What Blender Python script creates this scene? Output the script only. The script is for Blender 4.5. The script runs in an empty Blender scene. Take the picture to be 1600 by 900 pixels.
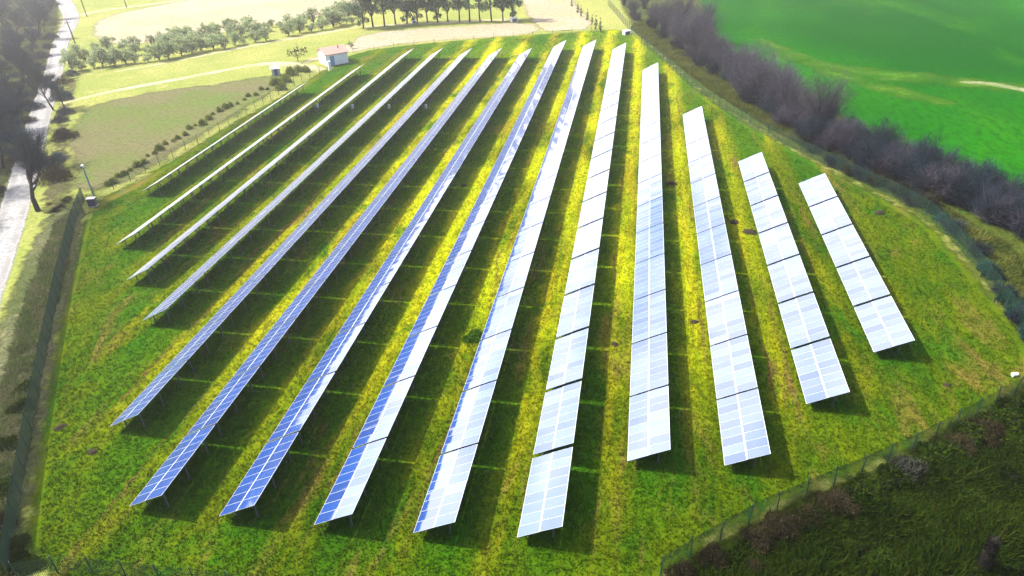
import bpy, math, random
import numpy as np
from mathutils import Vector, Matrix

rnd = random.Random(7)
S = bpy.context.scene
COL = S.collection

# ------------------------------------------------------------------ camera
F, PITCH, YAW, ROLL = 1115.57, math.radians(30.9894), math.radians(-10.916), math.radians(-2.8378)
CAM = np.array([6.4305, 5.5818, 38.6487])
def _axes():
    cy, sy, cp, sp, cr, sr = math.cos(YAW), math.sin(YAW), math.cos(PITCH), math.sin(PITCH), math.cos(ROLL), math.sin(ROLL)
    def w(x, up, f):
        y = cp*f + sp*up; z = -sp*f + cp*up
        return np.array([cy*x + sy*y, -sy*x + cy*y, z])
    return w(cr, sr, 0), w(-sr, cr, 0), w(0, 0, 1)
RIGHT, UP, FWD = _axes()
def G(px, py, z=0.0):
    """the ground point seen at a place of the 1600 x 900 photograph"""
    v = FWD + RIGHT*(px-800)/F + UP*(450-py)/F
    if v[2] > -0.03: v[2] = -0.03
    p = CAM + v*(z-CAM[2])/v[2]
    return (float(p[0]), float(p[1]))
def dist(x, y, z=0): return float(np.linalg.norm(np.array([x, y, z])-CAM))
cd = bpy.data.cameras.new('camera'); co = bpy.data.objects.new('camera', cd); COL.objects.link(co)
cd.sensor_width = 36; cd.lens = F*36/1600; cd.clip_start = 0.5; cd.clip_end = 6000
M3 = Matrix(((RIGHT[0], UP[0], -FWD[0]), (RIGHT[1], UP[1], -FWD[1]), (RIGHT[2], UP[2], -FWD[2])))
co.matrix_world = Matrix.Translation(CAM.tolist()) @ M3.to_4x4()
S.camera = co

# ------------------------------------------------------------------ object helpers
def tag(o, label=None, cat=None, group=None, kind=None):
    if label: o['label'] = label
    if cat: o['category'] = cat
    if group: o['group'] = group
    if kind: o['kind'] = kind
    return o
def empty(name, loc, rz=0.0):
    o = bpy.data.objects.new(name, None); COL.objects.link(o)
    o.location = loc; o.rotation_euler = (0, 0, rz); o.empty_display_size = 0.3
    return o
def link(name, mesh, parent=None, loc=None, rot=None):
    o = bpy.data.objects.new(name, mesh); COL.objects.link(o)
    if parent: o.parent = parent
    if loc is not None: o.location = loc
    if rot is not None: o.rotation_euler = rot
    return o
def copy_tree(o, parent=None):
    c = o.copy(); COL.objects.link(c)
    if parent: c.parent = parent
    for ch in list(o.children): copy_tree(ch, c)
    return c
ORD = ('first second third fourth fifth sixth seventh eighth ninth tenth eleventh twelfth thirteenth fourteenth fifteenth '
       'sixteenth seventeenth eighteenth nineteenth twentieth').split()
TENS = {2: 'twenty', 3: 'thirty', 4: 'forty', 5: 'fifty'}
def ordinal(i):
    if i < 20: return ORD[i]
    n = i+1
    return {20: 'twentieth', 30: 'thirtieth', 40: 'fortieth', 50: 'fiftieth'}.get(n) or TENS[n//10] + '-' + ORD[n % 10 - 1]

class MB:
    def __init__(s): s.v = []; s.f = []; s.m = []
    def quad(s, a, b, c, d, m=0):
        n = len(s.v); s.v += [a, b, c, d]; s.f.append((n, n+1, n+2, n+3)); s.m.append(m)
    def tri(s, a, b, c, m=0):
        n = len(s.v); s.v += [a, b, c]; s.f.append((n, n+1, n+2)); s.m.append(m)
    def box(s, x0, x1, y0, y1, z0, z1, m=0, mat=None, bev=0.0):
        P = [(x, y, z) for z in (z0, z1) for y in (y0, y1) for x in (x0, x1)]
        if mat is not None: P = [tuple(mat @ Vector(p)) for p in P]
        n = len(s.v); s.v += P
        for q in ((0, 2, 3, 1), (4, 5, 7, 6), (0, 1, 5, 4), (2, 6, 7, 3), (0, 4, 6, 2), (1, 3, 7, 5)):
            s.f.append(tuple(n+i for i in q)); s.m.append(m)
    def tube(s, pts, rad, n=6, m=0, cap=True):
        pts = [Vector(p) for p in pts]; base = len(s.v)
        for i, p in enumerate(pts):
            t = (pts[min(i+1, len(pts)-1)]-pts[max(i-1, 0)])
            t = t.normalized() if t.length > 1e-9 else Vector((0, 0, 1))
            a = t.orthogonal().normalized() if abs(t.z) > .95 else t.cross(Vector((0, 0, 1))).normalized()
            b = t.cross(a); r = rad[i] if isinstance(rad, (list, tuple)) else rad
            for k in range(n):
                an = 2*math.pi*k/n
                s.v.append(tuple(p + a*math.cos(an)*r + b*math.sin(an)*r))
        for i in range(len(pts)-1):
            for k in range(n):
                k2 = (k+1) % n
                s.f.append((base+i*n+k, base+i*n+k2, base+(i+1)*n+k2, base+(i+1)*n+k)); s.m.append(m)
        if cap:
            s.f.append(tuple(base+k for k in reversed(range(n)))); s.m.append(m)
            e = base+(len(pts)-1)*n
            s.f.append(tuple(e+k for k in range(n))); s.m.append(m)
    def mesh(s, name, mats, smooth=False):
        me = bpy.data.meshes.new(name); me.from_pydata([tuple(map(float, q)) for q in s.v], [], s.f)
        for mt in (mats if isinstance(mats, (list, tuple)) else [mats]): me.materials.append(mt)
        if any(s.m): me.polygons.foreach_set('material_index', s.m)
        if smooth: me.polygons.foreach_set('use_smooth', [True]*len(s.f))
        me.update(); return me
    def build(s, name, mats, parent=None, smooth=False, loc=None, rot=None):
        return link(name, s.mesh(name, mats, smooth), parent, loc, rot)

# ------------------------------------------------------------------ materials
class NT:
    def __init__(s, name):
        s.mat = bpy.data.materials.new(name); s.mat.use_nodes = True
        s.t = s.mat.node_tree; s.t.nodes.clear()
        s.out = s.n('ShaderNodeOutputMaterial')
    def n(s, typ, **kw):
        nd = s.t.nodes.new(typ)
        for k, v in kw.items(): setattr(nd, k, v)
        return nd
    def l(s, a, b): s.t.links.new(a, b)
    def set(s, sock, v):
        if hasattr(v, 'is_linked'): s.l(v, sock)
        else: sock.default_value = v
    def pos(s): return s.n('ShaderNodeNewGeometry').outputs['Position']
    def obj(s): return s.n('ShaderNodeTexCoord').outputs['Object']
    def scaled(s, vec, sc):
        m = s.n('ShaderNodeMapping'); s.l(vec, m.inputs[0]); m.inputs['Scale'].default_value = sc; return m.outputs[0]
    def noise(s, vec, scale, detail=3, rough=.55, dist=0.0):
        t = s.n('ShaderNodeTexNoise'); s.l(vec, t.inputs['Vector'])
        t.inputs['Scale'].default_value = scale; t.inputs['Detail'].default_value = detail
        t.inputs['Roughness'].default_value = rough; t.inputs['Distortion'].default_value = dist
        return t.outputs['Fac']
    def math(s, op, a, b=0.0, c=0.0, clamp=False):
        m = s.n('ShaderNodeMath', operation=op, use_clamp=clamp)
        for i, v in enumerate((a, b, c)): s.set(m.inputs[i], v)
        return m.outputs[0]
    def step(s, v, lo, hi, t0=0.0, t1=1.0):
        m = s.n('ShaderNodeMapRange', interpolation_type='SMOOTHSTEP'); s.set(m.inputs[0], v)
        m.inputs[1].default_value = lo; m.inputs[2].default_value = hi; m.inputs[3].default_value = t0; m.inputs[4].default_value = t1
        return m.outputs[0]
    def mix(s, fac, a, b, mode='MIX'):
        m = s.n('ShaderNodeMix', data_type='RGBA', blend_type=mode); s.set(m.inputs[0], fac)
        for sock, v in ((m.inputs[6], a), (m.inputs[7], b)):
            if isinstance(v, tuple): sock.default_value = (*v, 1)
            else: s.l(v, sock)
        return m.outputs[2]
    def bump(s, h, strength=.5, dist=.1):
        b = s.n('ShaderNodeBump'); s.l(h, b.inputs['Height']); b.inputs['Strength'].default_value = strength
        b.inputs['Distance'].default_value = dist; return b.outputs[0]
    def pbsdf(s, color, rough=.9, spec=.3, metal=0.0, normal=None):
        p = s.n('ShaderNodeBsdfPrincipled')
        if isinstance(color, tuple): p.inputs['Base Color'].default_value = (*color, 1)
        else: s.l(color, p.inputs['Base Color'])
        s.set(p.inputs['Roughness'], rough); p.inputs['Metallic'].default_value = metal
        p.inputs['Specular IOR Level'].default_value = spec
        if normal: s.l(normal, p.inputs['Normal'])
        return p.outputs[0]
    def surf(s, sh): s.l(sh, s.out.inputs['Surface']); return s.mat
    def edged(s, sh, amp=.5, scale=.6, lo=.25, hi=.55):
        """soft ragged border: the sheet's 'edge' attribute (0 at its rim) plus noise"""
        a = s.n('ShaderNodeAttribute', attribute_name='edge').outputs['Fac']
        nz = s.noise(s.pos(), scale, 5, .65)
        v = s.math('ADD', a, s.math('MULTIPLY', s.math('SUBTRACT', nz, .5), amp*2))
        al = s.step(v, lo, hi)
        t = s.n('ShaderNodeBsdfTransparent'); m = s.n('ShaderNodeMixShader')
        s.l(al, m.inputs[0]); s.l(t.outputs[0], m.inputs[1]); s.l(sh, m.inputs[2])
        return s.surf(m.outputs[0])

def simple(name, color, rough=.7, spec=.3, metal=0.0, var=.25, scale=6.0):
    n = NT(name); nz = n.noise(n.obj(), scale, 4)
    c = n.mix(nz, tuple(x*(1-var) for x in color), tuple(min(1, x*(1+var)) for x in color))
    return n.surf(n.pbsdf(c, rough, spec, metal))

def leaf(name, cols, trans=.35, scale=.6):
    n = NT(name); r = n.n('ShaderNodeNewGeometry').outputs['Random Per Island']
    oi = n.n('ShaderNodeObjectInfo').outputs['Random']
    nz = n.noise(n.obj(), scale, 2)
    c = n.mix(n.step(nz, .35, .65), cols[0], cols[1]); c = n.mix(n.math('MULTIPLY', r, .7), c, cols[2])
    hs = n.n('ShaderNodeHueSaturation'); n.l(c, hs.inputs['Color']); n.set(hs.inputs['Value'], n.math('MULTIPLY_ADD', oi, .5, .75))
    d = n.n('ShaderNodeBsdfDiffuse'); t = n.n('ShaderNodeBsdfTranslucent'); m = n.n('ShaderNodeMixShader')
    n.l(hs.outputs[0], d.inputs[0]); n.l(hs.outputs[0], t.inputs[0]); m.inputs[0].default_value = trans
    n.l(d.outputs[0], m.inputs[1]); n.l(t.outputs[0], m.inputs[2])
    return n.surf(m.outputs[0])

ROWD, TILT, ZL, WID = 6.88866, math.radians(27.127), .70, 3.32

def meadow_color(n, P):
    """grass between the rows: green, yellow-green, straw and bare brown patches, drawn out along the rows"""
    big = n.noise(n.scaled(P, (1, .45, 1)), .085, 3, .6)
    mid = n.noise(n.scaled(P, (1, .35, 1)), .42, 5, .65, .6)
    strk = n.noise(n.scaled(P, (1, .06, 1)), .9, 4, .6)
    fine = n.noise(n.scaled(P, (1, .7, 1)), 5.5, 5, .75)
    clump = n.noise(n.scaled(P, (1, .6, 1)), 1.5, 6, .75, .5)
    sx = n.n('ShaderNodeSeparateXYZ'); n.l(P, sx.inputs[0])
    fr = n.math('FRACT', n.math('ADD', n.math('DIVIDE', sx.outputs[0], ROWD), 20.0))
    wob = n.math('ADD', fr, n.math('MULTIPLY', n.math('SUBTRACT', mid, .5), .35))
    lit_lane = n.math('MULTIPLY', n.step(wob, .46, .78), n.step(wob, 1.06, .84))
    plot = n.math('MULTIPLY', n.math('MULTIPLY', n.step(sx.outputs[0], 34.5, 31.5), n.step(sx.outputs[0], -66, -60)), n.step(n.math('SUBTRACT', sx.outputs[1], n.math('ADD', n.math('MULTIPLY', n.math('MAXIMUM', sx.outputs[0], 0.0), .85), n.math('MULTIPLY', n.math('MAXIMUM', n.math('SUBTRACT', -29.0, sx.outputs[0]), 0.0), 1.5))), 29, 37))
    lit_lane = n.math('MULTIPLY', lit_lane, plot)
    mid_glow = n.math('MULTIPLY', n.math('MULTIPLY', n.step(sx.outputs[0], -50, -26), n.step(sx.outputs[0], 30, 4)), n.step(sx.outputs[1], 36, 75))   # bright glow over the plot's middle, put into the grass colour
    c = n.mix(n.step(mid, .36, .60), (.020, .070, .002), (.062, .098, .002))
    c = n.mix(n.math('MULTIPLY', n.step(big, .34, .58), n.math('MULTIPLY', n.math('MULTIPLY_ADD', mid_glow, .85, .12), n.math('MULTIPLY_ADD', lit_lane, .45, .55))), c, (.40, .45, .003))  # yellow sunlight painted in: strongest mid-plot and in strips clear of table shadow
    shade_tint = n.math('MULTIPLY', n.math('MULTIPLY', n.step(wob, .02, .16), n.step(wob, .80, .56)), plot)
    c = n.mix(n.math('MULTIPLY', shade_tint, .72), c, (.022, .105, .002))      # greenish shade of the tables, painted into the turf
    # worn dry strip along each row's sunny side, stronger within the painted glow
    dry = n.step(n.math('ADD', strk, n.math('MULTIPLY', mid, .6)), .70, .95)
    c = n.mix(n.math('MULTIPLY', n.math('MULTIPLY', lit_lane, dry), n.math('MULTIPLY_ADD', mid_glow, .40, .12)), c, (.46, .34, .010))
    bare = n.math('MULTIPLY', n.step(n.noise(n.scaled(P, (1, .22, 1)), .24, 6, .7, 1.2), .53, .70), .75)
    c = n.mix(bare, c, (.17, .115, .030))
    rut = n.math('ADD', n.step(n.math('ABSOLUTE', n.math('SUBTRACT', wob, .70)), .045, .015), n.step(n.math('ABSOLUTE', n.math('SUBTRACT', wob, .93)), .045, .015), clamp=True)
    rutn = n.step(n.noise(n.scaled(P, (1, .12, 1)), .35, 4, .65), .50, .66)
    c = n.mix(n.math('MULTIPLY', n.math('MULTIPLY', n.math('MULTIPLY', rut, rutn), .8), plot), c, (.15, .095, .028))   # wheel ruts
    moss = n.step(n.noise(n.scaled(P, (1, .5, 1)), .21, 4, .65, .8), .55, .68)
    c = n.mix(n.math('MULTIPLY', moss, .75), c, (.024, .110, .003))
    c = n.mix(n.step(clump, .36, .62, .30, 0), c, (.026, .055, .003))
    c = n.mix(n.step(fine, .52, .75, 0, .4), c, (.15, .19, .010))
    h = n.math('ADD', n.math('MULTIPLY', clump, 1.4), n.math('MULTIPLY', fine, .5))
    return c, h

def ground_mat(name, cols, scales=(.05, .35, 2.2), stretch=(1, 1, 1), bump=.6, dist=.25, edge=None, rows=None):
    """cols: base, patch, fleck, dark"""
    n = NT(name); P = n.scaled(n.pos(), stretch)
    a = n.noise(P, scales[0], 3, .6); b = n.noise(P, scales[1], 5, .65, .7); f = n.noise(P, scales[2], 5, .7)
    c = n.mix(n.step(a, .38, .62), cols[0], cols[1]); c = n.mix(n.step(b, .50, .72, 0, .8), c, cols[2])
    c = n.mix(n.step(f, .36, .58, .75, 0), c, cols[3])
    h = n.math('ADD', b, n.math('MULTIPLY', f, .6))
    if rows:
        r = n.n('ShaderNodeMapping'); n.l(n.pos(), r.inputs[0]); r.inputs['Rotation'].default_value = (0, 0, rows[0])
        w = n.n('ShaderNodeTexWave'); n.l(r.outputs[0], w.inputs[0]); w.inputs['Scale'].default_value = rows[1]
        w.inputs['Distortion'].default_value = 2.0; w.inputs['Detail'].default_value = 3
        c = n.mix(n.math('MULTIPLY', w.outputs['Fac'], rows[2]), c, cols[3]); h = n.math('ADD', h, n.math('MULTIPLY', w.outputs['Fac'], min(1.0, rows[2]*3)))
    if name == 'pale_gravel':
        at = n.n('ShaderNodeAttribute', attribute_name='edge').outputs['Fac']
        rt = n.math('MULTIPLY', n.step(n.math('ABSOLUTE', n.math('SUBTRACT', at, .72)), .20, .05), n.step(n.noise(n.pos(), .25, 4), .35, .6, .25, .8))
        c = n.mix(rt, c, (.20, .19, .185))
    sh = n.pbsdf(c, .95, .0, 0, n.bump(h, bump, dist))
    return n.edged(sh, *edge) if edge else n.surf(sh)

# ------------------------------------------------------------------ flat sheets with soft ragged borders
def chaikin(pts, closed, k=2):
    for _ in range(k):
        q = []
        m = len(pts)
        rng = range(m) if closed else range(m-1)
        if not closed: q.append(pts[0])
        for i in rng:
            a, b = pts[i], pts[(i+1) % m]
            q += [(.75*a[0]+.25*b[0], .75*a[1]+.25*b[1]), (.25*a[0]+.75*b[0], .25*a[1]+.75*b[1])]
        if not closed: q.append(pts[-1])
        pts = q
    return pts
def seg_d(P, a, b):
    a = np.array(a); b = np.array(b); d = b-a; L = max(float(d@d), 1e-9)
    t = np.clip(((P-a)@d)/L, 0, 1)
    return np.hypot(*(P-(a+t[:, None]*d)).T)
def sheet(name, poly, z, mat, cell=2.0, fall=3.0, soft=1):
    """polygon of ground points -> fine grid sheet; attribute 'edge' rises from 0 outside the outline to 1 inside"""
    poly = chaikin(poly, True, soft) if soft else poly
    A = np.array(poly); x0, y0 = A.min(0)-fall; x1, y1 = A.max(0)+fall
    nx = int((x1-x0)/cell)+2; ny = int((y1-y0)/cell)+2
    X, Y = np.meshgrid(x0+np.arange(nx)*cell, y0+np.arange(ny)*cell)
    P = np.stack([X.ravel(), Y.ravel()], 1)
    ins = np.zeros(len(P), bool); dm = np.full(len(P), 1e9)
    for i in range(len(A)):
        a, b = A[i], A[(i+1) % len(A)]
        cond = ((a[1] > P[:, 1]) != (b[1] > P[:, 1]))
        with np.errstate(divide='ignore', invalid='ignore'):
            xi = (b[0]-a[0])*(P[:, 1]-a[1])/(b[1]-a[1]+1e-12)+a[0]
        ins ^= cond & (P[:, 0] < xi)
        dm = np.minimum(dm, seg_d(P, a, b))
    sd = np.where(ins, dm, -dm); e = np.clip(.4+sd/fall*.6, 0, 1)
    return grid_mesh(name, P, e, nx, ny, z, mat)
def grid_mesh(name, P, e, nx, ny, z, mat):
    on = e > 0
    idx = np.arange(nx*ny).reshape(ny, nx)
    q = np.stack([idx[:-1, :-1], idx[:-1, 1:], idx[1:, 1:], idx[1:, :-1]], -1).reshape(-1, 4)
    q = q[on[q].any(1)]
    used = np.unique(q); re = np.full(nx*ny, -1); re[used] = np.arange(len(used)); q = re[q]
    me = bpy.data.meshes.new(name)
    V = np.c_[P[used], np.full(len(used), z)]
    me.from_pydata(V.tolist(), [], q.tolist()); me.materials.append(mat)
    at = me.attributes.new('edge', 'FLOAT', 'POINT'); at.data.foreach_set('value', e[used].astype(np.float32))
    me.update(); o = link(name, me); o['kind'] = 'structure'; return o
def ribbon(name, pts, widths, z, mat, k=2):
    """a path: 5 points across, edge attribute 0 at both rims"""
    c = chaikin([(*p,) for p in pts], False, k)
    A = np.array(c); W = np.interp(np.linspace(0, 1, len(A)), np.linspace(0, 1, len(widths)), widths)
    T = np.gradient(A, axis=0); T /= np.linalg.norm(T, axis=1)[:, None]+1e-9; N = np.c_[-T[:, 1], T[:, 0]]
    V = []; E = []
    for i in range(len(A)):
        for u, e in ((-1, 0), (-.55, .75), (0, 1), (.55, .75), (1, 0)):
            p = A[i]+N[i]*u*W[i]/2; V.append((float(p[0]), float(p[1]), z)); E.append(e)
    Fc = [(i*5+j, i*5+j+1, (i+1)*5+j+1, (i+1)*5+j) for i in range(len(A)-1) for j in range(4)]
    me = bpy.data.meshes.new(name); me.from_pydata(V, [], Fc); me.materials.append(mat)
    at = me.attributes.new('edge', 'FLOAT', 'POINT'); at.data.foreach_set('value', E)
    me.update(); o = link(name, me); o['kind'] = 'structure'; return o
def PX(*pts): return [G(*p) for p in pts]

# ------------------------------------------------------------------ ground
mat_base = ground_mat('rough_meadow', ((.20, .235, .055), (.29, .29, .085), (.34, .31, .12), (.10, .135, .025)), (.03, .25, 1.8))
# one ground sheet out to the horizon, rising to low hills far away
def make_ground():
    rings = [0, 30, 60, 100, 150, 210, 280, 360, 460, 600, 800, 1050, 1400, 1900, 2600]
    cx, cy = -40, 110; n = 72; V = [(cx, cy, 0)]; Fc = []
    for r in rings[1:]:
        for k in range(n):
            a = 2*math.pi*k/n
            z = 0
            if r > 500:
                t = min(1, (r-500)/1300); hh = 20+8*math.sin(2*a+.7)+6*math.sin(5*a+1.1)
                z = hh*(t*t*(3-2*t))
            V.append((cx+r*math.cos(a), cy+r*math.sin(a), z))
    for k in range(n): Fc.append((0, 1+k, 1+(k+1) % n))
    for i in range(len(rings)-2):
        for k in range(n):
            a = 1+i*n; b = 1+(i+1)*n; k2 = (k+1) % n
            Fc.append((a+k, b+k, b+k2, a+k2))
    me = bpy.data.meshes.new('ground'); me.from_pydata(V, [], Fc); me.materials.append(mat_base)
    me.polygons.foreach_set('use_smooth', [True]*len(Fc)); me.update()
    return tag(link('ground', me), kind='structure')
make_ground()

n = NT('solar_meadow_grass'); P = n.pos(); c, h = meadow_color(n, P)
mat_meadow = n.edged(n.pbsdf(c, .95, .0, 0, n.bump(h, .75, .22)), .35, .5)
MEADOW_PX = [(30, 905), (60, 690), (92, 500), (138, 318), (200, 292), (330, 212), (480, 128), (545, 82), (700, 64), (900, 50), (985, 45),
             (1030, 85), (1100, 150), (1210, 220), (1340, 290), (1450, 345), (1530, 440), (1598, 520), (1640, 580), (1540, 640), (1400, 712),
             (1190, 800), (1040, 890), (960, 960), (300, 960)]
MEADOW = PX(*MEADOW_PX)
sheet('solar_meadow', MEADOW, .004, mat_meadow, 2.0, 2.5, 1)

mat_wheat = ground_mat('young_wheat', ((.001, .058, .0005), (.010, .115, .0005), (.026, .125, .001), (.001, .045, .0005)), (.016, .045, 1.1),
                       (1, .45, 1), .5, .2, (.3, .3), (math.radians(18), .42, .02))
WHEAT = PX((1080, -30), (1105, 40), (1135, 95), (1235, 128), (1330, 200), (1450, 262), (1560, 325), (1640, 365), (1800, 480)) + [(260, 120), (420, 420), (150, 420)]
sheet('wheat_field', WHEAT, .004, mat_wheat, 3.0, 4.0, 1)

mat_plough = ground_mat('ploughed_soil', ((.175, .155, .080), (.125, .175, .035), (.09, .20, .022), (.075, .08, .035)), (.04, .13, 1.4),
                        (1, 1, 1), .7, .25, (.8, .14, .15, .6), (math.radians(34), .45, .55))
sheet('ploughed_field', PX((122, 172), (200, 152), (330, 132), (440, 116), (462, 122), (400, 160), (300, 222), (205, 280), (150, 300), (118, 292), (112, 230)), .004, mat_plough, 2, 3)
mat_fallow = ground_mat('fallow_soil', ((.38, .32, .24), (.33, .29, .19), (.30, .30, .14), (.22, .18, .12)), (.03, .12, .9), (1, 1, 1), .6, .3, (.3, .25), (math.radians(70), .3, .2))
sheet('fallow_field', PX((165, 72), (142, 48), (160, 26), (260, 6), (420, -22), (640, -60), (600, -10), (545, 18), (400, 42), (272, 64)), .004, mat_fallow, 3, 4)
sheet('fallow_field', PX((440, 108), (545, 73), (566, 52), (700, 42), (832, 34), (848, 50), (770, 58), (640, 66), (560, 78)), .008, mat_fallow, 2, 2.5)
sheet('fallow_field', PX((812, -20), (890, -20), (900, 10), (936, 44), (860, 50), (838, 40), (822, 20)), .004, mat_fallow, 2, 3)
mat_straw = ground_mat('dry_verge', ((.12, .12, .065), (.07, .09, .03), (.18, .165, .10), (.035, .045, .018)), (.07, .5, 2.2), (1.0, .8, 1), .8, .25, (.4, .5))
sheet('dry_verge', PX((-60, 900), (-40, 640), (10, 480), (70, 340), (108, 300), (132, 320), (120, 400), (88, 520), (58, 690), (24, 905)), .006, mat_straw, 1.5, 2.5)
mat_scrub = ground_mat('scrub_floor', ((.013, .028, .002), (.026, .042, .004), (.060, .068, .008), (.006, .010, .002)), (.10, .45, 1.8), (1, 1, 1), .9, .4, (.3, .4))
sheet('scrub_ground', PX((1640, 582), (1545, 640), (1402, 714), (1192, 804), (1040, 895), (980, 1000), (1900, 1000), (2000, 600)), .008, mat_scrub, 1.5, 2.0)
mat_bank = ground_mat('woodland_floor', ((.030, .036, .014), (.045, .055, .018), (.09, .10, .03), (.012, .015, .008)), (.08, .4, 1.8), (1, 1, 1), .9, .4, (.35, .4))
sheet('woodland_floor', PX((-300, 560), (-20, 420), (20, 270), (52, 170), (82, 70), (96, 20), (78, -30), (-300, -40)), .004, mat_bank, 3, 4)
sheet('hedge_bank', PX((958, -30), (985, 40), (1032, 84), (1102, 148), (1212, 218), (1342, 288), (1450, 342), (1530, 437), (1598, 518), (1650, 590), (1800, 640), (1700, 380), (1600, 345), (1480, 285),
      (1350, 205), (1240, 135), (1140, 95), (1095, 20), (1085, -30)), .010, ground_mat('hedge_bank_soil', ((.040, .080, .008), (.075, .095, .014), (.13, .11, .045), (.02, .030, .006)),
      (.1, .45, 1.9), (1, 1, 1), .9, .35, (.4, .4)), 2, 4)
sheet('road_bank', PX((62, 345), (84, 250), (88, 190), (100, 140), (112, 118), (122, 122), (108, 160), (104, 200), (102, 270), (112, 300), (100, 330)), .006,
      ground_mat('road_bank_soil', ((.06, .065, .028), (.10, .09, .045), (.13, .13, .05), (.025, .028, .014)), (.09, .5, 2.0), (1, 1, 1), .9, .3, (.45, .5)), 1.5, 2.5)
mat_road = ground_mat('pale_gravel', ((.34, .335, .33), (.28, .28, .285), (.44, .435, .43), (.16, .158, .155)), (.12, .45, 2.0), (1, 1, 1), .5, .08, (.22, .5))
ROAD_PX = [(-150, 760), (-60, 560), (-12, 430), (26, 320), (62, 180), (84, 115), (94, 65), (114, 30), (104, 8), (90, -12), (60, -60)]
def road_w(p, half): 
    a = np.array(G(p[0]-half, p[1])); b = np.array(G(p[0]+half, p[1])); return float(np.linalg.norm(a-b))
hw = [60, 42, 30, 25, 19, 15, 13, 13, 12, 9, 9]
ribbon('road', PX(*ROAD_PX), [road_w(p, w) for p, w in zip(ROAD_PX, hw)], .014, mat_road, 3)
mat_path = ground_mat('pale_track', ((.42, .38, .24), (.34, .33, .16), (.50, .46, .34), (.20, .21, .08)), (.12, .4, 2.2), (1, 1, 1), .5, .1, (.7, .5, .2, .75))
ribbon('path', PX((124, 24), (160, 16), (210, 10), (270, 2), (330, -8)), [6, 5, 5, 4], .012, mat_path)
ribbon('path', PX((96, 162), (150, 148), (210, 136), (270, 125), (340, 112), (400, 100), (450, 99), (505, 110)), [2.6, 2.8, 3.5, 3.2, 3, 6, 4], .012, mat_path)
ribbon('path', PX((180, 112), (215, 106), (262, 98), (320, 86), (400, 70), (470, 58), (560, 42)), [1.4, 2.2, 2.6, 2.8, 3], .012, mat_path)
ribbon('path', PX((566, 42), (640, 37), (720, 34), (800, 30)), [3, 4, 5, 4], .012, mat_path)
mat_rut = ground_mat('field_track', ((.030, .12, .003), (.055, .13, .005), (.10, .15, .02), (.010, .09, .003)), (.05, .3, 1.5), (1, 1, 1), .4, .1, (1.0, .14, .40, 1.3))
ribbon('field_track', PX((1190, 60), (1250, 95), (1310, 108), (1400, 118), (1500, 128), (1620, 140)), [6, 11, 13, 12, 9], .010, mat_rut)
ribbon('field_track', PX((1250, 95), (1330, 125), (1400, 142), (1480, 165)), [6, 10, 8], .012, mat_rut)
ribbon('field_track', PX((1330, 195), (1420, 225), (1500, 262), (1620, 320)), [6, 8, 7], .010, mat_rut)
mat_palet = ground_mat('dry_field_track', ((.13, .18, .06), (.20, .21, .11), (.28, .28, .18), (.05, .12, .02)), (.1, .4, 1.5), (1, 1, 1), .4, .1, (.7, .25, .5, .9))
ribbon('field_track', PX((1500, 128), (1545, 130), (1600, 140), (1660, 152)), [2.5, 4.5, 5], .016, mat_palet)

# ------------------------------------------------------------------ solar tables
mat_alu = simple('aluminium_frame', (.50, .53, .60), .45, .5, .2, .05)
mat_galv = simple('galvanised_steel', (.09, .095, .105), .6, .4, .3, .15)
n = NT('photovoltaic_glass')
geo = n.n('ShaderNodeNewGeometry'); oi = n.n('ShaderNodeObjectInfo')
rv = n.math('FRACT', n.math('ADD', geo.outputs['Random Per Island'], n.math('MULTIPLY', oi.outputs['Random'], 7.31)))
sx = n.n('ShaderNodeSeparateXYZ'); n.l(n.obj(), sx.inputs[0])
fx = n.math('ABSOLUTE', n.math('SUBTRACT', n.math('FRACT', n.math('MULTIPLY', sx.outputs[0], 1/.158)), .5))
fy = n.math('ABSOLUTE', n.math('SUBTRACT', n.math('FRACT', n.math('MULTIPLY', sx.outputs[1], 1/.142)), .5))
grid = n.math('MAXIMUM', n.step(fx, .462, .495), n.step(fy, .462, .495))
cell = n.mix(rv, (.0002, .034, .19), (.0006, .052, .27))
cell = n.mix(n.math('MULTIPLY', grid, .12), cell, (.45, .52, .70))
dust = n.noise(n.pos(), .35, 4)
df = n.pbsdf(cell, .5, .2)
gl = n.n('ShaderNodeBsdfGlossy'); gl.inputs['Color'].default_value = (.79, .86, 1, 1)
n.set(gl.inputs['Roughness'], n.math('MULTIPLY_ADD', dust, .06, .02))
bn = n.bump(n.noise(n.obj(), 1.6, 2), .03, .05); n.l(bn, gl.inputs['Normal'])
lw = n.n('ShaderNodeFresnel'); lw.inputs['IOR'].default_value = 1.48
fac = n.math('ADD', n.math('MULTIPLY', lw.outputs[0], 1.0), n.math('MULTIPLY_ADD', rv, .08, .155), clamp=True)
mx = n.n('ShaderNodeMixShader'); n.l(fac, mx.inputs[0]); n.l(df, mx.inputs[1]); n.l(gl.outputs[0], mx.inputs[2])
lwf = n.n('ShaderNodeLayerWeight'); lwf.inputs['Blend'].default_value = .5     # pale glow painted in as dust, stronger the flatter one looks across it
cosv = n.math('MAXIMUM', n.math('SUBTRACT', 1.0, lwf.outputs['Facing']), .02)
graze_glow = n.math('MULTIPLY', n.math('POWER', n.math('SUBTRACT', 1.0, cosv), 12.0), .75)
dd = n.n('ShaderNodeBsdfDiffuse'); dd.inputs[0].default_value = (.70, .71, .74, 1)
mx2 = n.n('ShaderNodeMixShader'); n.l(graze_glow, mx2.inputs[0]); n.l(mx.outputs[0], mx2.inputs[1]); n.l(dd.outputs[0], mx2.inputs[2])
mat_pv = n.surf(mx2.outputs[0])

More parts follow.
